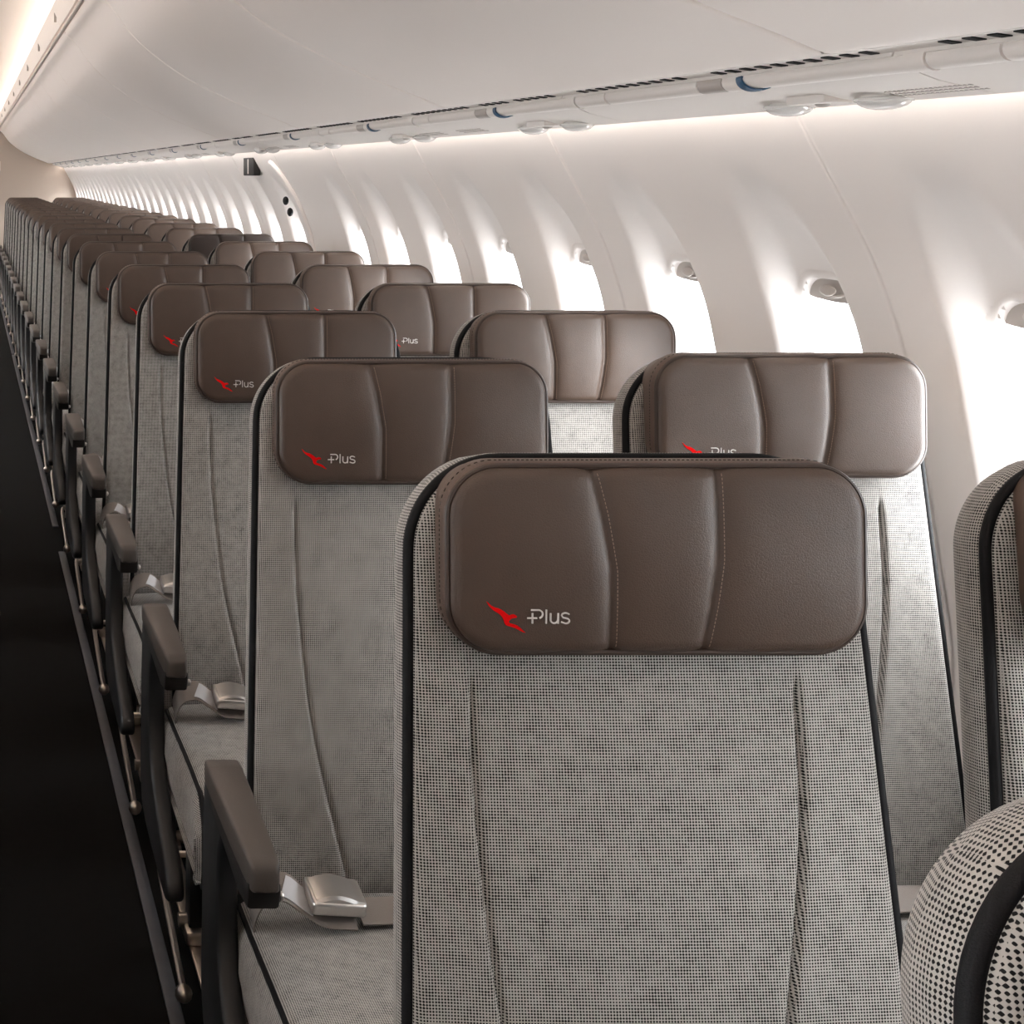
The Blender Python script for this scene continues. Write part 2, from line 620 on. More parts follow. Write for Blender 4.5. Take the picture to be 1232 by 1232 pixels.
def build_walls():
    wr = link('wall_right', None)
    wr['kind'] = 'structure'
    two = sidewall_mesh('sidewall_panel', (WPITCH * 0.5, WPITCH * 1.5))
    one = sidewall_mesh('sidewall_panel_single', (WPITCH * 0.5,))
    blank = sidewall_mesh('sidewall_panel_blank', ())
    for me in (two, one, blank):
        me.materials.append(M['panel'])
    frame, pane, shade, grip = window_meshes()
    wn = 0
    for n in range(-6, 18):
        y0 = SEAM0 + 1.05 * n
        me = one if n == 3 else two
        link('sidewall_panel', me, None, wr, (0, y0, 0))
        cs = [y0 + WPITCH * 0.5] + ([] if n == 3 else [y0 + WPITCH * 1.5])
        for c in cs:
            wn += 1
            w = link('window_%d' % wn, frame, M['panel'], None, (0, c, 0))
            w['kind'] = 'structure'
            link('pane', pane, M['glass'], w)
            link('shade', shade, M['trimgrey'], w)
            link('shade_grip', grip, M['trimgrey'], w)
    # dark backing behind the joints so they read as fine lines, and the skin outside
    v, f = [], []
    zs = [1.59 * i / 30 for i in range(31)]
    for n in range(-6, 19):
        y = SEAM0 + 1.05 * n
        b = len(v)
        for z in zs:
            v += [(wall_x(z) + 0.018, y - 0.02, z), (wall_x(z) + 0.018, y + 0.02, z)]
        for i in range(30):
            f.append((b + 2 * i, b + 2 * i + 1, b + 2 * i + 3, b + 2 * i + 2))
    link('joint_backing', pymesh('joint_backing', v, f), M['joint'], wr)
    # left side: the same section and windows, facing back
    wl = link('wall_left', None)
    wl['kind'] = 'structure'
    XM = 0.08
    for n in range(-6, 18):
        y0 = SEAM0 + 1.05 * n
        o = link('sidewall_panel', two, None, wl, (2 * XM, y0, 0))
        o.scale.x = -1
        for c in (y0 + WPITCH * 0.5, y0 + WPITCH * 1.5):
            wn += 1
            w = link('window_%d' % wn, frame, M['panel'], None, (2 * XM, c, 0))
            w.scale.x = -1
            w['kind'] = 'structure'
            link('pane', pane, M['glass'], w)
    # ends of the cabin
    for nm, y in (('wall_back', Y_END + 0.01), ('wall_front', Y_BEGIN - 0.03)):
        b = MB().box(-1.6, 1.75, y, y + 0.02, 0, 2.4).mesh(nm)
        o = link(nm, b, M['bulkhead'])
        o['kind'] = 'structure'
        if nm == 'wall_back':
            link('bulkhead_placard', MB().box(0.10, 0.42, y - 0.012, y, 1.50, 1.63, 0.004).mesh('placard'), M['panel'], o)
    fl = link('floor', MB().box(-1.6, 1.75, Y_BEGIN - 0.1, Y_END + 0.1, -0.04, 0).mesh('floor'), M['carpet'])
    fl['kind'] = 'structure'
    t = link('trim_1', None)
    t['kind'] = 'structure'
    for a, b in ((Y_BEGIN, 6.02), (6.45, 12.6), (12.66, Y_END)):
        link('floor_strip', MB().box(0.342, 0.368, a, b, 0.0, 0.006, 0.002).mesh('strip'), M['strip'], t)
    # seat tracks
    t = link('trim_2', None)
    t['kind'] = 'structure'
    for x in (0.43, 1.15):
        link('seat_track', MB().box(x - 0.018, x + 0.018, Y_BEGIN, Y_END, 0.0, 0.008, 0.002).mesh('track'), M['steel'], t)


# ---- overhead bins
BS = 1.125
BIN = [(.362, .543), (.372, .525), (.404, .497), (.475, .403), (.552, .335), (.63, .281), (.70, .244), (.81, .193), (.90, .157), (.945, .138), (.962, .134)]
BIN = [(x * BS, CAM_Z + z * BS) for x, z in BIN]


def build_bins():
    curve = [(p.x, p.y) for p in catmull(BIN, 5)]
    back = [(1.09, 1.625), (1.30, 1.68), (1.30, 2.25), (0.46, 2.25), (0.43, 2.06)]
    L = 1.575
    def body(ln):
        poly = curve + back
        bm = bmesh.new()
        n = len(poly)
        # rings at both ends are pulled in slightly for a soft door edge
        ys = [(0.004, 0.006), (0.007, 0.0015), (0.012, 0.0), (0.03, 0.0), (ln - 0.03, 0.0), (ln - 0.012, 0.0), (ln - 0.007, 0.0015), (ln - 0.004, 0.006)]
        rings = []
        for y, s in ys:
            rg = []
            for i, (x, z) in enumerate(poly):
                a, c = poly[i - 1], poly[(i + 1) % n]
                t = Vector((c[0] - a[0], c[1] - a[1])).normalized()
                nx, nz = -t.y, t.x          # outward is the lower left side
                rg.append(bm.verts.new((x + nx * s * (1 if i < len(curve) else 0), y, z + nz * s * (1 if i < len(curve) else 0))))
            rings.append(rg)
        for a, b in zip(rings, rings[1:]):
            for i in range(n):
                bm.faces.new((a[i], a[(i + 1) % n], b[(i + 1) % n], b[i]))
        bm.faces.new(rings[0]); bm.faces.new(list(reversed(rings[-1])))
        return MB().frombm(bm).mesh('bin_body', angle=50)
    body_me = body(L)
    # lift rail along the upper lip and the frieze panel above it
    rail = MB()
    rail.tube([(0.400, 0.006, 2.068), (0.400, L - 0.006, 2.068)], 0.009, 10)
    rail_me = rail.mesh('rail')
    fr = MB().prism([(0.004, 0), (L - 0.004, 0), (L - 0.004, 0.012), (0.004, 0.012)], 0, 1)
    # frieze: leaning panel from (0.385,2.085) up to (0.335,2.20)
    v = []
    for (x, z) in ((0.388, 2.083), (0.366, 2.135), (0.352, 2.165), (0.362, 2.17), (0.398, 2.083)):
        v += [(x, 0.004, z), (x, L - 0.004, z)]
    f = [(2 * i, 2 * i + 1, 2 * i + 3, 2 * i + 2) for i in range(4)] + [(8, 9, 1, 0), (0, 2, 4, 6, 8), (9, 7, 5, 3, 1)]
    fr_me = MB().add(v, f).mesh('frieze')
    latch_me = MB().box(0.362, 0.372, -0.003, 0.003, 2.100, 2.14).mesh('latch')
    lab = ['nearest overhead bin, its curved door above the window seats',
           'second overhead bin from the front, above the nearest aisle headrests']
    ords = 'third fourth fifth sixth seventh eighth ninth tenth eleventh twelfth'.split()
    y = 1.98 - L * 4
    i = -3
    while y < Y_END - 0.05:
        ln = min(L, Y_END - y)
        if i < 0:
            lb = 'curved grey-white overhead bin ahead of the %s, over the rows nearest the camera' % ['first full one', 'second bin seam', 'last bin seam'][-i - 1]
        elif i == 0:
            lb = 'nearest curved overhead bin, over the biggest headrests'
        elif i == 1:
            lb = 'curved overhead bin, next one back from the nearest bin'
        elif i - 2 < len(ords):
            lb = 'curved overhead bin, %s one back along the row of bins' % ords[i - 2]
        else:
            lb = 'curved overhead bin at the far end, ' + ('touching the bulkhead' if y + ln > Y_END - 0.1 else 'last but one before the bulkhead')
        t = thing('overhead_bin', lb, 'luggage bin', (0, y, 0), 'overhead bins along the window side')
        s = ln / L
        for nm, me, mat in (('bin_door', body_me, 'bin'), ('lift_rail', rail_me, 'trimgrey'), ('frieze_panel', fr_me, 'ceil')):
            o = link(nm, me, M[mat], t)
            o.scale.y = s
        link('latch', latch_me, M['trimgrey'], t, (0, 0.0, 0))
        y += ln
        i += 1
    # left side of the aisle: the same bin line as one plain run of the ceiling
    XM = 0.08
    c = link('ceiling', None)
    c['kind'] = 'structure'
    v, f = [], []
    prof = [(2 * XM - x, z) for x, z in curve]
    for x, z in prof:
        v += [(x, Y_BEGIN, z), (x, Y_END, z)]
    f = [(2 * i, 2 * i + 1, 2 * i + 3, 2 * i + 2) for i in range(len(prof) - 1)]
    link('left_bin_run', pymesh('left_bins', v, f), M['bin'], c)
    v = []
    pr = [(2 * XM - 1.08, 1.60), (2 * XM - 1.16, 1.563), (2 * XM - 1.238, 1.548)]
    for x, z in pr:
        v += [(x, Y_BEGIN, z), (x, Y_END, z)]
    link('left_service_run', pymesh('left_psu', v, [(0, 1, 3, 2), (2, 3, 5, 4)]), M['psu'], c)
    # crown: shallow vault over the aisle, in lengths
    N = 14
    for y0 in [Y_BEGIN + 2.1 * k for k in range(12)]:
        v = []
        for i in range(N + 1):
            x = -0.30 + 0.76 * i / N
            z = 2.285 - 0.045 * abs((x - 0.08) / 0.38) ** 3
            v += [(x, y0 + 0.003, z), (x, y0 + 2.097, z)]
        link('crown_panel', pymesh('crown', v, [(2 * i, 2 * i + 1, 2 * i + 3, 2 * i + 2) for i in range(N)]), M['ceil'], c)
    # outer lid keeps daylight out
    lid = MB()
    lp = [(1.24, 1.60), (1.36, 1.585), (1.36, 1.9), (0.95, 2.36), (-0.79, 2.36), (-1.20, 1.9), (-1.20, 1.585), (-1.08, 1.60)]
    lid.add([(x, y, z) for x, z in lp for y in (Y_BEGIN - 0.1, Y_END + 0.1)], [(2 * i, 2 * i + 1, 2 * i + 3, 2 * i + 2) for i in range(7)])
    link('upper_lining', lid.mesh('lid', smooth=False), M['ceil'], c)


def build_psu():
    """slotted return-air strip, grab rail and reading-light panels between bin and wall"""
    L = 1.05
    # underside section of the panel
    sec = [(1.105, 1.592), (1.118, 1.583), (1.135, 1.573), (1.16, 1.563), (1.20, 1.5535), (1.222, 1.5485), (1.234, 1.547), (1.238, 1.552), (1.234, 1.560), (1.16, 1.60), (1.11, 1.61)]
    v, f = [], []
    n = len(sec)
    for y in (0.002, L - 0.002):
        v += [(x, y, z) for x, z in sec]
    f = [(i, (i + 1) % n, n + (i + 1) % n, n + i) for i in range(n)] + [tuple(range(n)), tuple(range(2 * n - 1, n - 1, -1))]
    base = MB().add(v, f).mesh('psu_base', angle=55)
    # rail segments
    R = (1.118, 1.585)
    rails = [MB().tube([(R[0], a, R[1]), (R[0], b, R[1])], r, 14).mesh('rail') for a, b, r in ((0.0, 0.375, 0.0135), (0.375, 0.425, 0.0142), (0.43, 0.505, 0.0136), (0.508, 0.85, 0.0135), (0.855, 0.985, 0.0135), (0.988, 1.03, 0.0148), (1.03, 1.05, 0.0135))]
    clip = MB()
    cp_ = [(R[0] + 0.0145 * math.cos(math.radians(b)), 0.372 - 0.040 * ((b + 200) / 130) ** 2, R[1] + 0.0145 * math.sin(math.radians(b))) for b in range(-200, -60, 10)]
    clip.ribbon(cp_, (0, 1, 0), 0.016, 0.0025)
    clip_me = clip.mesh('clip')
    def lens_me():
        b = MB()
        b.ellipsoid((0, 0, 0), (0.026, 0.047, 0.013), 24, 10)
        return b.mesh('lens')
    def rim_me():
        b = MB()
        b.tube([(0.027 * math.cos(2 * PI * k / 24), 0.049 * math.sin(2 * PI * k / 24), 0.001) for k in range(24)], 0.0028, 8, True)
        return b.mesh('rim')
    lens, rim = lens_me(), rim_me()
    gr = MB()
    for a in range(3):
        for b in range(19):
            x, y = 1.186 + a * 0.010, 0.0 + b * 0.0095 + (a % 2) * 0.0048
            z = lerp([(1.16, 1.563), (1.20, 1.553), (1.235, 1.5475)], x)
            gr.box(x - 0.0022, x + 0.0022, y - 0.0018, y + 0.0018, z - 0.0006, z + 0.002)
    grille = gr.mesh('grille', smooth=False)
    ctl = MB().box(1.172, 1.216, -0.050, 0.050, 1.549, 1.562, 0.002).mesh('control_plate')
    knob = MB().ellipsoid((1.198, 0, 1.549), (0.010, 0.012, 0.005)).mesh('nozzle')
    slot_me = MB().box(-0.008, 0.008, -0.009, 0.009, -0.0015, 0.0015).mesh('slot', smooth=False)
    strip_me = MB().add([(1.080, 0, 1.6005), (1.108, 0, 1.5965), (1.108, 0, 1.602), (1.080, 0, 1.606), (1.080, L, 1.6005), (1.108, L, 1.5965), (1.108, L, 1.602), (1.080, L, 1.606)],
                        [(0, 1, 5, 4), (1, 2, 6, 5), (2, 3, 7, 6), (3, 0, 4, 7), (0, 3, 2, 1), (4, 5, 6, 7)]).mesh('strip', smooth=False)
    ords = 'nearest second third fourth fifth sixth seventh eighth ninth tenth eleventh twelfth thirteenth fourteenth fifteenth sixteenth seventeenth eighteenth nineteenth twentieth'.split()
    k = 0
    for n in range(-5, 18):
        y0 = SEAM0 - 0.55 + 1.05 * n
        lb = 'white reading-light panel under the bins, %s in the run from the camera' % ords[max(0, n + 1)] if n >= -1 else 'white reading-light panel under the bins, overhead and nearer than the nearest full one, place %s' % ords[n + 5]
        t = thing('service_panel', lb, 'light panel', (0, y0, 0), 'service panels under the overhead bins')
        link('panel_base', base, M['psu'], t)
        for r_, mt in zip(rails, ('psu', 'psu', 'trimgrey', 'psu', 'psu', 'psu', 'psu')):
            link('grab_rail', r_, M[mt], t)
        link('rail_clip', clip_me, M['blue'], t)
        for yy in (0.205, 0.445):
            l = link('reading_light', lens, M['lens'], t, (1.214, yy, 1.5485))
            link('light_rim', rim, M['lens'], l)
        if n < 10:
            g = link('speaker_grille', grille, M['trimgrey'], t, (0, -0.02 if n % 2 == 0 else 0.72, 0))
            g['kind'] = 'stuff'
            cp = link('control_plate', ctl, M['psu'], t, (0, 0.325, 0))
            link('air_nozzle', knob, M['trimgrey'], cp, (0, 0, 0))
        st = link('vent_strip', strip_me, M['psu'], t)
        far = MB()
        for q in range(24):
            if q % 12 in (10, 11) or (q == 5 and n % 3 == 1):
                continue
            yy = 0.03 + q * 0.0425
            if -2 < n < 6:
                link('vent_slot', slot_me, M['darkgap'], st, (1.094, yy, 1.5985), (0, 0.14, 0))
            else:
                far.box(1.086, 1.102, yy - 0.009, yy + 0.009, 1.5965, 1.600)
        if far.v:
            o = link('vent_slots', far.mesh('slots', smooth=False), M['darkgap'], st)
            o['kind'] = 'stuff'


def build_exit():
    """emergency exit in the sidewall"""
    y0 = 6.63
    d = link('door_1', None, loc=(0, y0, 0))
    d['kind'] = 'structure'
    mb = MB()
    path = []
    for z in [0.3 + 0.05 * i for i in range(21)]:
        path.append((wall_x(z) - 0.004, -0.02, z))
    for k in range(1, 10):
        a = PI / 2 * k / 9
        z = 1.30 + 0.20 * math.sin(a)
        path.append((wall_x(z) - 0.004, -0.02 + 0.16 * (1 - math.cos(a)), z))
    mb.tube(path, 0.012, 8)
    link('door_surround', mb.mesh('surround'), M['panel'], d)
    mb = MB()
    for (zc) in (1.335, 1.285):
        pts = []
        mb.ellipsoid((wall_x(zc) - 0.002, 0.262 + (1.335 - zc) * 0.2, zc), (0.012, 0.030, 0.019))
    hm = mb.mesh('handle')
    link('handle_recess', hm, M['darkgap'], d)
    s = thing('exit_sign', 'small dark sign box high on the sidewall above the exit', 'sign', (1.300, 7.25, 1.487))
    link('sign_case', MB().box(-0.012, 0.02, -0.13, 0.13, -0.042, 0.042, 0.004).mesh('case'), M['darkgap'], s)
    link('divider', MB().box(-0.015, -0.010, -0.004, 0.004, -0.034, 0.034).mesh('divider'), M['psu'], s)


# ================================================================== SEATS
TH = math.radians(8)
TOPV = 0.7665


def back_hw(v):
    return 0.2375 - 0.0414 * v


def back_w(v, r=0.085):
    h = back_hw(v)
    if v > TOPV - r:
        q = v - (TOPV - r)
        return h - r + math.sqrt(max(0, r * r - q * q))
    if v < 0.03:
        q = 0.03 - v
        return h - 0.03 + math.sqrt(max(0, 0.03 ** 2 - q * q))
    return h

GROOVE_L = [(0.0, 0.095), (0.04, 0.100), (0.13, 0.120), (0.26, 0.145), (0.43, 0.160), (0.575, 0.161)]
GROOVE_R = [(0.0, 0.070), (0.04, 0.075), (0.13, 0.091), (0.26, 0.111), (0.43, 0.136), (0.575, 0.1405)]
_GL = [(p.x, p.y) for p in catmull(GROOVE_L, 6)]
_GR = [(p.x, p.y) for p in catmull(GROOVE_R, 6)]


def back_meshes():
    nx, nv = 150, 130
    vs = []
    for j in range(nv + 1):
        t = j / nv
        # crowd samples at both ends so the corners stay round
        vs.append(TOPV * (t - 0.055 * math.sin(2 * PI * t) / 1.0 * 0.9))
    v, f = [], []
    R = 0.014
    for q in vs:
        w = back_w(q)
        for i in range(nx + 1):
            u = -1 + 2 * i / nx
            x = u * w
            dt = TOPV - q
            hw = back_hw(q)
            r = 0.085
            qx, qz = abs(x) - hw + r, r - dt
            e = -(math.hypot(max(qx, 0), max(qz, 0)) + min(max(qx, qz), 0) - r)
            e = max(0.0, min(e, q + 0.004))
            y = 0.0
            if e < R:
                y += R - math.sqrt(max(0, R * R - (R - e) ** 2))
            y -= 0.010 * (1 - (x / hw) ** 2) * smooth01(q / 0.1)
            g = lerp(_GL if x < 0 else _GR, q)
            fade = smooth01((0.578 - q) / 0.03)
            d = abs(x) - g
            y += 0.0060 * math.exp(-(d / 0.0026) ** 2) * fade
            y -= 0.0030 * (0 if d < 0 else math.exp(-(d / 0.03) ** 2)) * fade * smooth01(d / 0.003)
            v.append((x, y, q))
    for j in range(nv):
        for i in range(nx):
            a = j * (nx + 1) + i
            f.append((a, a + 1, a + nx + 2, a + nx + 1))
    # boundary loop
    W_ = nx + 1
    loop = [i for i in range(W_)] + [j * W_ + nx for j in range(1, nv + 1)] + [nv * W_ + i for i in range(nx - 1, -1, -1)] + [j * W_ for j in range(nv - 1, 0, -1)]
    cen = Vector((0, 0, 0.4))
    prev = loop
    for (dy, off) in ((0.004, 0.0030), (0.016, 0.0055), (0.032, 0.0045), (0.048, -0.001), (0.058, -0.010)):
        ring = []
        n = len(loop)
        for k, idx in enumerate(loop):
            p = Vector(v[idx])
            a, b = Vector(v[loop[k - 1]]), Vector(v[loop[(k + 1) % n]])
            t = b - a
            nn = Vector((t.z, 0, -t.x))
            if nn.length < 1e-6:
                nn = Vector((p.x, 0, p.z - 0.4))
            nn.normalize()
            ring.append(len(v))
            v.append((p.x + nn.x * off, R + dy, p.z + nn.z * off))
        for k in range(n):
            f.append((prev[k], prev[(k + 1) % n], ring[(k + 1) % n], ring[k]))
        prev = ring
    f.append(tuple(prev))
    me = pymesh('backrest', v, f)
    # piping along the front edge, from bottom left over the top to bottom right
    path = []
    for q in [0.02 + (TOPV - 0.107) * i / 40 for i in range(41)]:
        path.append((-back_hw(q) - 0.0005, 0.011, q))
    r = 0.085
    for k in range(1, 16):
        a = PI / 2 * k / 15
        q = TOPV - r + r * math.sin(a)
        path.append((-(back_hw(q) - r + r * math.cos(a)) - 0.0005 * math.cos(a), 0.011, q + 0.0005 * math.sin(a)))
    right = [(-x, y, z) for x, y, z in reversed(path)]
    pipe = MB().tube(path + right, 0.0057, 10).mesh('piping')
    # hard shell behind, with table recess and pocket line
    sh = MB()
    poly = []
    N = 48
    vv = [TOPV * (1 - 0.02) * i / N + 0.01 for i in range(N + 1)]
    ring1 = [(-back_w(min(q, TOPV - 0.001)) + 0.012, q) for q in vv] + [(back_w(min(q, TOPV - 0.001)) - 0.012, q) for q in reversed(vv)]
    v2, f2 = [], []
    for y, s in ((0.068, 1.0), (0.082, 0.985), (0.092, 0.95)):
        for (x, z) in ring1:
            v2.append((x * s, y, 0.4 + (z - 0.4) * s))
    m = len(ring1)
    for a in range(2):
        for k in range(m):
            f2.append((a * m + k, a * m + (k + 1) % m, (a + 1) * m + (k + 1) % m, (a + 1) * m + k))
    f2.append(tuple(range(m))); f2.append(tuple(range(2 * m, 3 * m)))
    sh.add(v2, f2)
    shell = sh.mesh('shell')
    tray = MB().box(-0.19, 0.19, 0.088, 0.104, 0.28, 0.52, 0.006).mesh('tray_table')
    pocket = MB().box(-0.18, 0.18, 0.088, 0.100, 0.04, 0.24, 0.006).mesh('pocket')
    return me, pipe, shell, tray, pocket

# headrest frame: origin at its centre, front face near y = 0
HW, HH, HR = 0.190, 0.0845, 0.046


def seam_x(side, z):
    t = (z + HH) / (2 * HH)            # 0 bottom, 1 top
    if side < 0:
        return lerp([(0, -0.043), (0.45, -0.0435), (0.75, -0.051), (1, -0.060)], t)
    return lerp([(0, 0.041), (0.25, 0.048), (0.5, 0.0535), (1, 0.0545)], t)


def head_y(x, z):
    r = HR
    qx, qz = abs(x) - HW + r, abs(z) - HH + r
    e = max(0, -(math.hypot(max(qx, 0), max(qz, 0)) + min(max(qx, qz), 0) - r))
    R = 0.012
    y = 0.0
    if e < R:
        y += 0.8 * (R - math.sqrt(max(0, R * R - (R - e) ** 2)))
    y -= 0.0065 * (1 - (x / HW) ** 4) * (1 - (z / HH) ** 2)
    a, b = seam_x(-1, z), seam_x(1, z)
    # each of the three panels is a soft pillow between its seams
    for s in (a, b):
        d = x - s
        y += 0.0060 * math.exp(-(abs(d) / 0.0050) ** 1.2)
        y += 0.0022 * math.exp(-(d / 0.020) ** 2)
    return y


def head_meshes():
    nx, nz = 150, 72
    v, f = [], []
    for j in range(nz + 1):
        t = j / nz
        z = HH * math.sin(PI * (t - 0.5)) * 0.35 + HH * (2 * t - 1) * 0.65
        qz = abs(z) - HH + HR
        w = HW if qz <= 0 else HW - HR + math.sqrt(max(0, HR * HR - qz * qz))
        for i in range(nx + 1):
            u = -1 + 2 * i / nx
            x = u * w
            v.append((x, head_y(x, z), z))
    for j in range(nz):
        for i in range(nx):
            a = j * (nx + 1) + i
            f.append((a, a + 1, a + nx + 2, a + nx + 1))
    pad = pymesh('headrest', v, f)
    # gusset ring wrapping back from the face
    out = rr_outline(HW, -HH, HH, HR, 12)
    v, f = [], []
    n = len(out)
    prof = ((0.009, 0.0), (0.014, 0.0022), (0.022, 0.0034), (0.036, 0.0030), (0.050, -0.001), (0.078, -0.008))
    for (y, off) in prof:
        for k, (x, z) in enumerate(out):
            a, b = out[k - 1], out[(k + 1) % n]
            t = Vector((b[0] - a[0], b[1] - a[1]))
            t = t.normalized() if t.length > 1e-6 else Vector((1, 0))
            v.append((x + t.y * off, y, z - t.x * off))
    for i in range(len(prof) - 1):
        for k in range(n):
            f.append((i * n + k, i * n + (k + 1) % n, (i + 1) * n + (k + 1) % n, (i + 1) * n + k))
    f.append(tuple(range((len(prof) - 1) * n, len(prof) * n)))
    gus = pymesh('gusset', v, f)
    pip = MB().tube([(x, 0.0085, z) for x, z in out if True], 0.0029, 8, True).mesh('piping')
    # stitches along the seams and round the gusset
    st = MB()
    for s in (-1, 1):
        z = -HH + 0.006
        while z < HH - 0.006:
            x = seam_x(s, z) + (0.0042 if s < 0 else 0.0042)
            x2 = seam_x(s, z + 0.0022) + 0.0042
            st.tube([(x, head_y(x, z) - 0.0003, z), (x2, head_y(x2, z + 0.0022) - 0.0003, z + 0.0022)], 0.0004, 4)
            z += 0.0036
    stm = st.mesh('stitching', smooth=False)
    sg = MB()
    ol = rr_outline(HW, -HH, HH, HR, 12)
    acc = 0
    for k in range(len(ol)):
        a, b = Vector(ol[k]), Vector(ol[(k + 1) % len(ol)])
        Lk = (b - a).length
        if Lk < 1e-6:
            continue
        t = (b - a) / Lk
        nrm = Vector((t.y, -t.x))
        m = max(1, int(Lk / 0.0042))
        for q in range(m):
            p = a + t * (Lk * (q + 0.2) / m) + nrm * 0.0036
            p2 = a + t * (Lk * (q + 0.75) / m) + nrm * 0.0036
            sg.tube([(p.x, 0.022, p.y), (p2.x, 0.022, p2.y)], 0.0005, 4)
    sgm = sg.mesh('edge_stitching', smooth=False)
    # embroidered emblem: leaping animal in red. traced in 1/7.7 px units on the nearest headrest
    k_ = 0.000751 / 7.7
    ox, oz = 560 * 7.7, 700 * 7.7
    def P(px, py):
        X = ((ox + px) / 7.7 - 792.5) * 0.000751
        Z = -((oz + py) / 7.7 - 672.5) * 0.000751
        return (X, Z)
    kang = [(160, 150), (178, 162), (205, 190), (240, 208), (275, 216), (300, 228), (325, 244), (348, 264), (372, 281), (392, 272), (412, 269), (428, 276), (442, 288), (440, 299), (420, 303), (396, 308), (380, 318), (369, 334), (370, 348), (392, 358), (425, 366), (452, 378), (478, 398), (500, 420), (526, 442), (500, 438), (468, 422), (430, 400), (395, 388), (365, 380), (342, 373), (330, 356), (324, 336), (316, 312), (300, 288), (278, 268), (252, 252), (228, 236), (204, 214), (184, 192)]
    pts = [P(*p) for p in kang]
    bm = bmesh.new()
    vs_ = [bm.verts.new((x, 0, z)) for x, z in pts]
    fc = bm.faces.new(vs_)
    fc.normal_update()
    bmesh.ops.triangulate(bm, faces=[fc])
    ext = bmesh.ops.extrude_face_region(bm, geom=list(bm.faces))
    moved = set(g for g in ext['geom'] if isinstance(g, bmesh.types.BMVert))
    for q in bm.verts:
        base = head_y(q.co.x, q.co.z)
        q.co.y = base - (0.0009 if q in moved else -0.0008)
    kang_me = MB().frombm(bm).mesh('emblem', angle=30)
    kang_me.name = 'emblem'
    # lettering "Plus": strokes
    def arc(cx, cy, rx, ry, a0, a1, n=10):
        return [(cx + rx * math.cos(math.radians(a0 + (a1 - a0) * i / n)), cy + ry * math.sin(math.radians(a0 + (a1 - a0) * i / n))) for i in range(n + 1)]
    strokes = [
        [(571, 229), (600, 229)] + arc(638, 267, 38, 38, -90, 90, 12)[0:13] if False else [(571, 229), (610, 229)] + arc(640, 267, 38, 38, -90, 75, 12),
        [(585, 258), (585, 355)],
        [(537, 305), (628, 305)],
        [(712, 225), (712, 355)],
        [(752, 258)] + [(752, 300)] + arc(786, 318, 34, 34, 180, 0, 10) + [(822, 258)],
        [(822, 258), (822, 355)],
        [(924, 268)] + arc(888, 279, 34, 24, -60, -180, 6) + [(866, 298), (900, 306)] + arc(896, 330, 31, 24, -50, 130, 8) + [(850, 340)],
    ]
    lt = MB()
    for s in strokes:
        s = [P(*p) for p in s]
        path = [(x, head_y(x, z) - 0.0004, z) for x, z in s]
        lt.tube(path, 0.00082, 6)
    lt_me = lt.mesh('lettering')
    return pad, gus, pip, stm, sgm, kang_me, lt_me


def cushion_meshes():
    """seat cushion, x +-0.25, y from front -0.50 to 0.02, top near z 0.452"""
    nx, ny = 60, 70
    hw = 0.266
    prof = []                    # (y, z) from rear over the top down the front
    for k in range(20):
        y = 0.01 - 0.40 * k / 20
        prof.append((y, 0.448 + 0.012 * smooth01((0.0 - y) / 0.35)))
    for k in range(16):
        a = PI / 2 * k / 15
        prof.append((-0.39 - 0.075 * math.sin(a), 0.460 - 0.075 + 0.075 * math.cos(a)))
    prof.append((-0.462, 0.345)); prof.append((-0.452, 0.325))
    v, f = [], []
    for (y, z) in prof:
        for i in range(nx + 1):
            u = -1 + 2 * i / nx
            x = u * hw
            e = hw - abs(x)
            R = 0.03
            d = 0 if e > R else R - math.sqrt(max(0, R * R - (R - e) ** 2))
            crown = 0.012 * (1 - u * u)
            # rear shoulders drop so the belt can pass
            nz = 1 if y > -0.39 else max(0.0, 1 - (-0.39 - y) / 0.075)
            v.append((x, y + (1 - nz) * d * 0.6 - (1 - nz) * crown * 0.6, z - d * (0.3 + 0.7 * nz) * 0.8 + crown * nz))
    m = len(prof)
    for j in range(m - 1):
        for i in range(nx):
            a = j * (nx + 1) + i
            f.append((a, a + 1, a + nx + 2, a + nx + 1))
    # sides down to the pan
    for side in (0, nx):
        b = len(v)
        for j in range(m):
            p = v[j * (nx + 1) + side]
            s = -1 if side == 0 else 1
            v.append((p[0] - s * 0.004, min(p[1], 0.01), 0.34 if prof[j][1] > 0.36 else prof[j][1] - 0.01))
            v.append((p[0] + s * 0.004, min(p[1], 0.01), 0.39 if prof[j][1] > 0.40 else prof[j][1]))
        for j in range(m - 1):
            f.append((j * (nx + 1) + side, (j + 1) * (nx + 1) + side, b + 2 * (j + 1) + 1, b + 2 * j + 1))
            f.append((b + 2 * j + 1, b + 2 * (j + 1) + 1, b + 2 * (j + 1), b + 2 * j))
    v += [(-hw, 0.01, 0.33), (hw, 0.01, 0.33), (hw, -0.45, 0.325), (-hw, -0.45, 0.325)]
    n = len(v)
    f.append((n - 4, n - 3, n - 2, n - 1))
    top = pymesh('cushion', v, f)
    pip = []
    for s in (-1, 1):
        path = []
        for (y, z) in prof:
            nz = 1 if y > -0.39 else max(0.0, 1 - (-0.39 - y) / 0.075)
            path.append((s * (hw - 0.012), y + 0.004 * (1 - nz), z - 0.0075 * nz))
        pip.append(MB().tube(path, 0.0048, 8).mesh('piping'))
    pan = MB().box(-0.243, 0.243, -0.42, 0.03, 0.285, 0.335, 0.012).mesh('seat_pan')
    return top, pip, pan


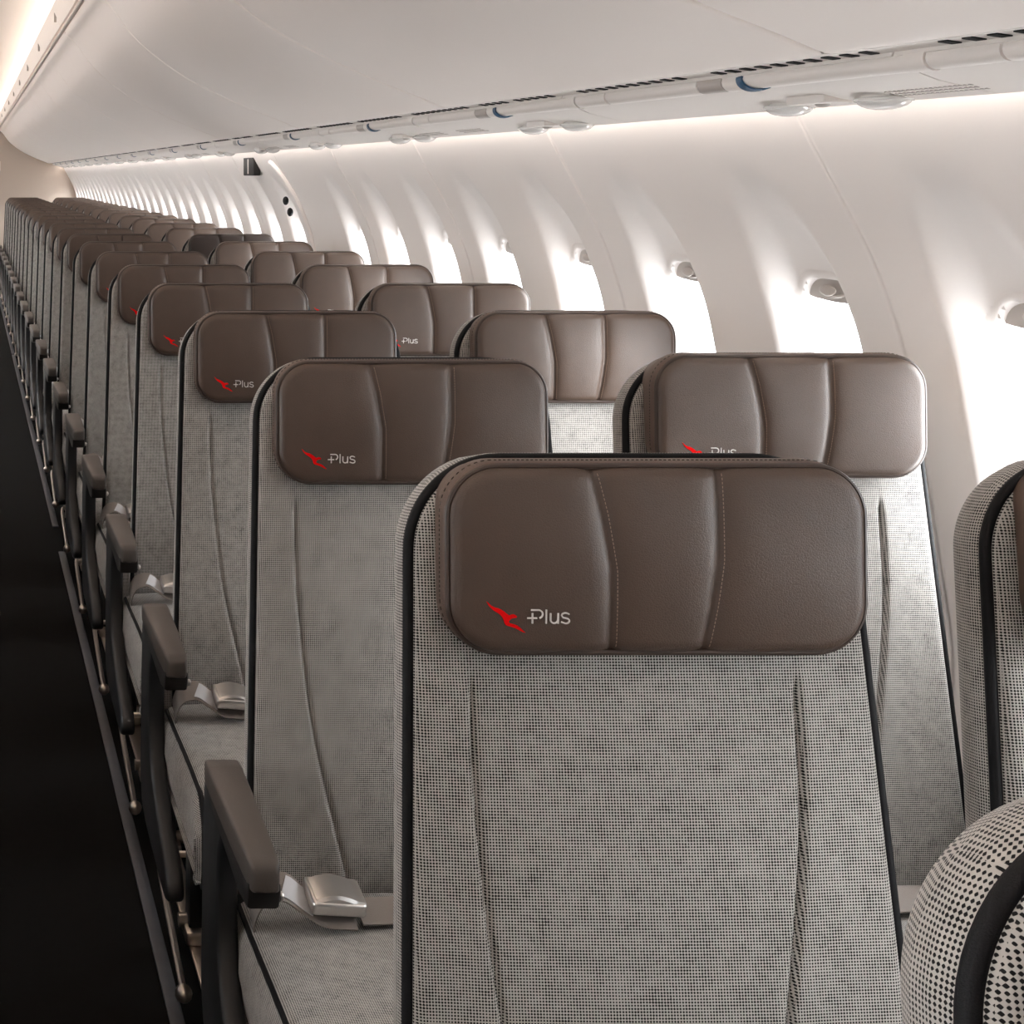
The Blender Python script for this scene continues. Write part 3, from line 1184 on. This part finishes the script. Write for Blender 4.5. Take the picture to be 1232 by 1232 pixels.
def arm_meshes():
    """armrest centred at x=0; y = 0 is the seat-back plane"""
    mb = MB()
    # tapered pad: wide at the rear, chamfered nose
    sec = [(-0.345, 0.0130, 0.606, 0.630), (-0.339, 0.0170, 0.603, 0.637), (-0.325, 0.0195, 0.602, 0.6405), (-0.20, 0.0225, 0.605, 0.6415), (-0.05, 0.0245, 0.608, 0.6425), (-0.02, 0.0240, 0.608, 0.6415), (-0.01, 0.0200, 0.612, 0.636)]
    v, f = [], []
    n = 20
    for (y, hw, z0, z1) in sec:
        zc, hh = (z0 + z1) / 2, (z1 - z0) / 2
        for k in range(n):
            a = 2 * PI * k / n
            c, s = math.cos(a), math.sin(a)
            p = 0.26
            v.append((hw * math.copysign(abs(c) ** p, c), y, zc + hh * math.copysign(abs(s) ** p, s)))
    for i in range(len(sec) - 1):
        for k in range(n):
            f.append((i * n + k, i * n + (k + 1) % n, (i + 1) * n + (k + 1) % n, (i + 1) * n + k))
    f.append(tuple(range(n))); f.append(tuple(range((len(sec) - 1) * n, len(sec) * n)))
    mb.add(v, f)
    pad = mb.mesh('armrest', angle=60)
    und = MB()
    und.prism([(-0.335, 0.600), (-0.325, 0.578), (-0.27, 0.570), (-0.10, 0.582), (-0.02, 0.588), (-0.02, 0.614), (-0.335, 0.612)], -0.020, 0.020, 0.005)
    undm = und.mesh('underside')
    btn = MB().ellipsoid((0.0235, -0.315, 0.588), (0.004, 0.006, 0.006), 10, 8).mesh('button')
    sh = MB()
    poly = catmull([(0.02, 0.600), (-0.13, 0.596), (-0.105, 0.55), (-0.09, 0.48), (-0.095, 0.42), (-0.13, 0.365), (-0.23, 0.315), (-0.32, 0.285), (-0.355, 0.25), (-0.33, 0.225), (-0.20, 0.225), (0.03, 0.25), (0.045, 0.40), (0.035, 0.52)], 3)
    sh.prism([(p.x, p.y) for p in poly[:-1]], -0.015, 0.015, 0.007, 3)
    shm = sh.mesh('side_panel', angle=50)
    return pad, undm, btn, shm


def belt_meshes():
    # local x about seat centre; y toward the camera is negative
    L = catmull([(-0.246, -0.055, 0.440), (-0.250, -0.062, 0.468), (-0.238, -0.070, 0.498), (-0.212, -0.078, 0.507), (-0.187, -0.086, 0.494), (-0.160, -0.092, 0.480), (-0.12, -0.095, 0.478)], 5)
    a = MB().ribbon(L, (0, 1, 0.5), 0.046, 0.0022).mesh('webbing')
    Rp = catmull([(-0.115, -0.085, 0.478), (-0.05, -0.075, 0.476), (0.04, -0.055, 0.479), (0.13, -0.045, 0.476), (0.21, -0.035, 0.472), (0.245, -0.02, 0.450)], 5)
    b = MB().ribbon(Rp, (0, 1, 0.35), 0.046, 0.0022).mesh('webbing_long')
    tg = MB().ribbon([p + Vector((0, -0.001, 0.0022)) for p in L[15:24]], (0, 1, 0.5), 0.036, 0.001).mesh('care_tag')
    # buckle: cast body and lifting flap
    bk = MB()
    bk.box(-0.036, 0.036, -0.029, 0.029, -0.011, 0.008, 0.005, 3)
    body = bk.mesh('buckle')
    v, f = [], []
    n = 14
    for i in range(n + 1):
        t = i / n
        x = -0.031 + 0.066 * t
        z = 0.009 + 0.0085 * math.sin(PI * min(1, t * 1.15)) * (1 - 0.25 * t)
        for y in (-0.0255, -0.022, 0.022, 0.0255):
            v.append((x, y, z - (0.004 if abs(y) > 0.024 else 0)))
    for i in range(n):
        for k in range(3):
            f.append((i * 4 + k, i * 4 + k + 1, (i + 1) * 4 + k + 1, (i + 1) * 4 + k))
    b2 = len(v)
    v += [(-0.031, -0.0255, 0.002), (0.035, -0.0255, 0.002), (0.035, 0.0255, 0.002), (-0.031, 0.0255, 0.002)]
    f.append((b2, b2 + 1, b2 + 2, b2 + 3))
    f.append(tuple([b2, b2 + 1] + [i * 4 for i in range(n, -1, -1)]))
    f.append(tuple([b2 + 3, b2 + 2] + [i * 4 + 3 for i in range(n, -1, -1)]))
    f.append((b2, b2 + 3, 3, 2, 1, 0))
    f.append((b2 + 1, b2 + 2, n * 4 + 3, n * 4 + 2, n * 4 + 1, n * 4))
    flap = MB().add(v, f).mesh('flap')
    return a, b, tg, body, flap


def leg_meshes():
    """floor legs, foot fittings and the low baggage bar"""
    fr = MB()
    fr.prism([(-0.36, 0.29), (-0.31, 0.29), (-0.355, 0.03), (-0.395, 0.03)], -0.014, 0.014, 0.004)
    front = fr.mesh('front_leg')
    re = MB()
    re.prism([(-0.02, 0.29), (0.04, 0.29), (0.055, 0.03), (0.0, 0.03)], -0.014, 0.014, 0.004)
    rear = re.mesh('rear_leg')
    foot = []
    for (ya, yb, yc) in ((-0.42, -0.34, -0.38), (-0.02, 0.07, 0.03)):
        ft = MB()
        ft.box(-0.022, 0.022, ya, yb, 0.008, 0.035, 0.006)
        ft.cyl((-0.03, yc, 0.036), (0.03, yc, 0.036), 0.013, 12)
        foot.append(ft.mesh('foot'))
    bar = MB()
    bar.tube(catmull([(0.0, 0.10, 0.13), (-0.045, 0.10, 0.13), (-0.055, 0.07, 0.125), (-0.057, 0.0, 0.112), (-0.058, -0.14, 0.088), (-0.058, -0.28, 0.062)], 4), 0.0065, 8)
    bar.ellipsoid((-0.058, -0.285, 0.06), (0.015, 0.017, 0.015), 12, 8)
    barm = bar.mesh('baggage_bar')
    beamm = MB().cyl((-0.24, 0, 0.272), (0.24, 0, 0.272), 0.018).mesh('beam')
    return front, rear, foot, barm, beamm


def make_seat(kind):
    """an aisle or window seat with all its parts, standing at the origin; y=0 is the headrest's face"""
    t = thing('airplane_seat', 'seat', 'seat')
    B0 = 1.371 - SEAT_Y0            # where the back plane meets z = 0.42
    bm_, pp_, shl, tray, pocket = MESH['back']
    back = link('backrest', bm_, M['fabric'], t, (0, B0 + 0.014, 0.42), (-TH, 0, 0))
    link('piping', pp_, M['piping'], back)
    link('rear_shell', shl, M['shell'], back)
    link('tray_table', tray, M['shell'], back)
    link('literature_pocket', pocket, M['shell'], back)
    pad, gus, pip, stm, sgm, kang, lt = MESH['head']
    head = link('headrest', pad, M['leather'], t, (0, 0.006, 1.0990), (-0.02, 0, 0))
    link('gusset', gus, M['gusset'], head)
    link('headrest_piping', pip, M['leather_piping'], head)
    for nm_, me_, mt_ in (('stitching', stm, 'stitch'), ('edge_stitching', sgm, 'stitch_dark')):
        q = link(nm_, me_, M[mt_], head)
        q['kind'] = 'stuff'
    e = link('emblem', kang, M['red'], head)
    e['label'] = 'red embroidered leaping animal emblem'
    e = link('lettering', lt, M['white_thread'], head)
    e['label'] = 'white embroidered word Plus'
    cu, cp, pan = MESH['cushion']
    c = link('cushion', cu, M['fabric'], t, (0, B0 - 0.005, 0))
    for q in cp:
        link('cushion_piping', q, M['piping'], c)
    link('seat_pan', pan, M['pan'], t, (0, B0, 0))
    pad, und, btn, shm = MESH['arm']
    sides = (-1, 1) if kind == 'aisle' else (1,)
    for s in sides:
        x = -0.278 if s < 0 else (0.2435 if kind == 'aisle' else 0.266)
        a = link('armrest', pad, M['arm'], t, (x, B0 + 0.03, 0))
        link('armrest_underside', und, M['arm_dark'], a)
        link('recline_button', btn, M['chrome'], a)
        link('side_panel', shm, M['shroud'], t, (x - 0.004 if s < 0 else x, B0 + 0.03, 0))
    wa, wb, tg, body, flap = MESH['belt']
    w = link('seat_belt', wa, M['webbing'], t, (0, B0 - 0.004, 0))
    link('belt_strap', wb, M['webbing'], w)
    link('care_tag', tg, M['tag'], w)
    k = link('buckle', body, M['chrome'], t, (-0.146, B0 - 0.092, 0.500), (0.22, 0.08, 0.06))
    link('buckle_flap', flap, M['chrome'], k)
    fr, re, foot, barm, beamm = MESH['leg']
    lx = -0.20
    if kind == 'window':
        lx = -0.02
    link('leg', fr, M['shroud'], t, (lx, B0, 0))
    link('leg', re, M['shroud'], t, (lx, B0, 0))
    for q in foot:
        link('foot_fitting', q, M['steel'], t, (lx, B0, 0))
    if kind == 'aisle':
        link('baggage_bar', barm, M['steel'], t, (lx - 0.005, B0, 0))
    link('beam', beamm, M['shroud'], t, (0, B0, 0))
    link('beam', beamm, M['shroud'], t, (0, B0 - 0.32, 0))
    return t


def children_of(o):
    return [c for c in bpy.data.objects if c.parent == o]


def copy_tree(o, kids):
    c = o.copy()
    COL.objects.link(c)
    for ch in kids.get(o.name, []):
        d = copy_tree(ch, kids)
        d.parent = c
    return c


MESH = {}
build_walls()
build_bins()
build_psu()
build_exit()

MESH['back'] = back_meshes()
MESH['head'] = head_meshes()
MESH['cushion'] = cushion_meshes()
MESH['arm'] = arm_meshes()
MESH['belt'] = belt_meshes()
MESH['leg'] = leg_meshes()

AX, WX = 0.627, 0.627 + 0.536
proto = {'aisle': make_seat('aisle'), 'window': make_seat('window')}
kids = {}
for o in bpy.data.objects:
    if o.parent is not None:
        kids.setdefault(o.parent.name, []).append(o)

ORD = 'nearest second third fourth fifth sixth seventh eighth ninth tenth eleventh twelfth thirteenth fourteenth fifteenth sixteenth seventeenth eighteenth nineteenth twentieth twenty-first twenty-second'.split()
A_LAB = {-1: 'grey tweed aisle seat in the row level with the photographer',
         0: 'cropped seat in the bottom corner, nearest of all, tweed edge with thick black piping',
         1: 'aisle seat with the largest brown headrest, its grey tweed back filling the foreground',
         2: 'aisle seat directly behind the largest headrest, silver buckle on its grey cushion',
         22: 'aisle seat at the very back of the cabin, by the bulkhead'}
W_LAB = {-1: 'grey tweed window seat in the row level with the photographer',
         0: 'grey tweed window seat beside the cropped corner seat, just past the picture edge',
         1: 'half-cropped window seat at the picture edge, one row behind the nearest cropped corner seat',
         2: 'window seat with bright brown headrest beside the window, just behind the largest aisle headrest',
         8: 'window seat with a darker, almost black-brown headrest before the exit',
         22: 'window seat at the very back of the cabin, by the bulkhead'}
first = {'aisle': True, 'window': True}
dark_head = None
for row in range(-1, ROWS + 1):
    for kind, x in (('aisle', AX), ('window', WX)):
        src = proto[kind]
        if first[kind]:
            o = src
            first[kind] = False
        else:
            o = copy_tree(src, kids)
        jy = random.uniform(-0.012, 0.012) if row > 3 else {('aisle', 0): -0.045, ('window', 1): -0.017}.get((kind, row), 0)
        o.location = (x, SEAT_Y0 + PITCH * (row - 1) + jy, 0)
        o['group'] = 'window seats down the cabin' if kind == 'window' else 'aisle seats down the cabin'
        if kind == 'aisle':
            o['label'] = A_LAB.get(row, 'aisle seat with brown leather headrest and grey tweed back, %s back from the camera' % ORD[row - 1])
        else:
            o['label'] = W_LAB.get(row, 'window-side seat with brown leather headrest, %s back from the camera' % ORD[row - 1] if row > 0 else '')
        o['category'] = 'seat'
        if kind == 'window' and row == 8:
            for ch in [c for c in COL.objects if c.parent == o and c.name.startswith('headrest')]:
                me = ch.data.copy()
                me.materials.clear()
                me.materials.append(M['leather_dark'])
                ch.data = me
                ch['label'] = 'darker brown headrest'

# the seats across the aisle: they shade the aisle and the lower half of the cabin
for row in range(0, 9):
    for kind, x in (('aisle', 0.16 - WX), ('window', 0.16 - AX)):
        o = copy_tree(proto[kind], kids)
        o.location = (x, SEAT_Y0 + PITCH * (row - 1), 0)
        o['group'] = 'seats across the aisle'
        o['label'] = 'grey tweed seat across the aisle, %s column, abreast of the %s row' % ('inner' if kind == 'window' else 'outer', ORD[row])
        o['category'] = 'seat'

# one window headrest is slid up a little on its guides
for o in list(COL.objects):
    if o.parent is not None and o.name.startswith('headrest') and '_' not in o.name and o.parent.get('label') == W_LAB[2]:
        o.location.z += 0.009
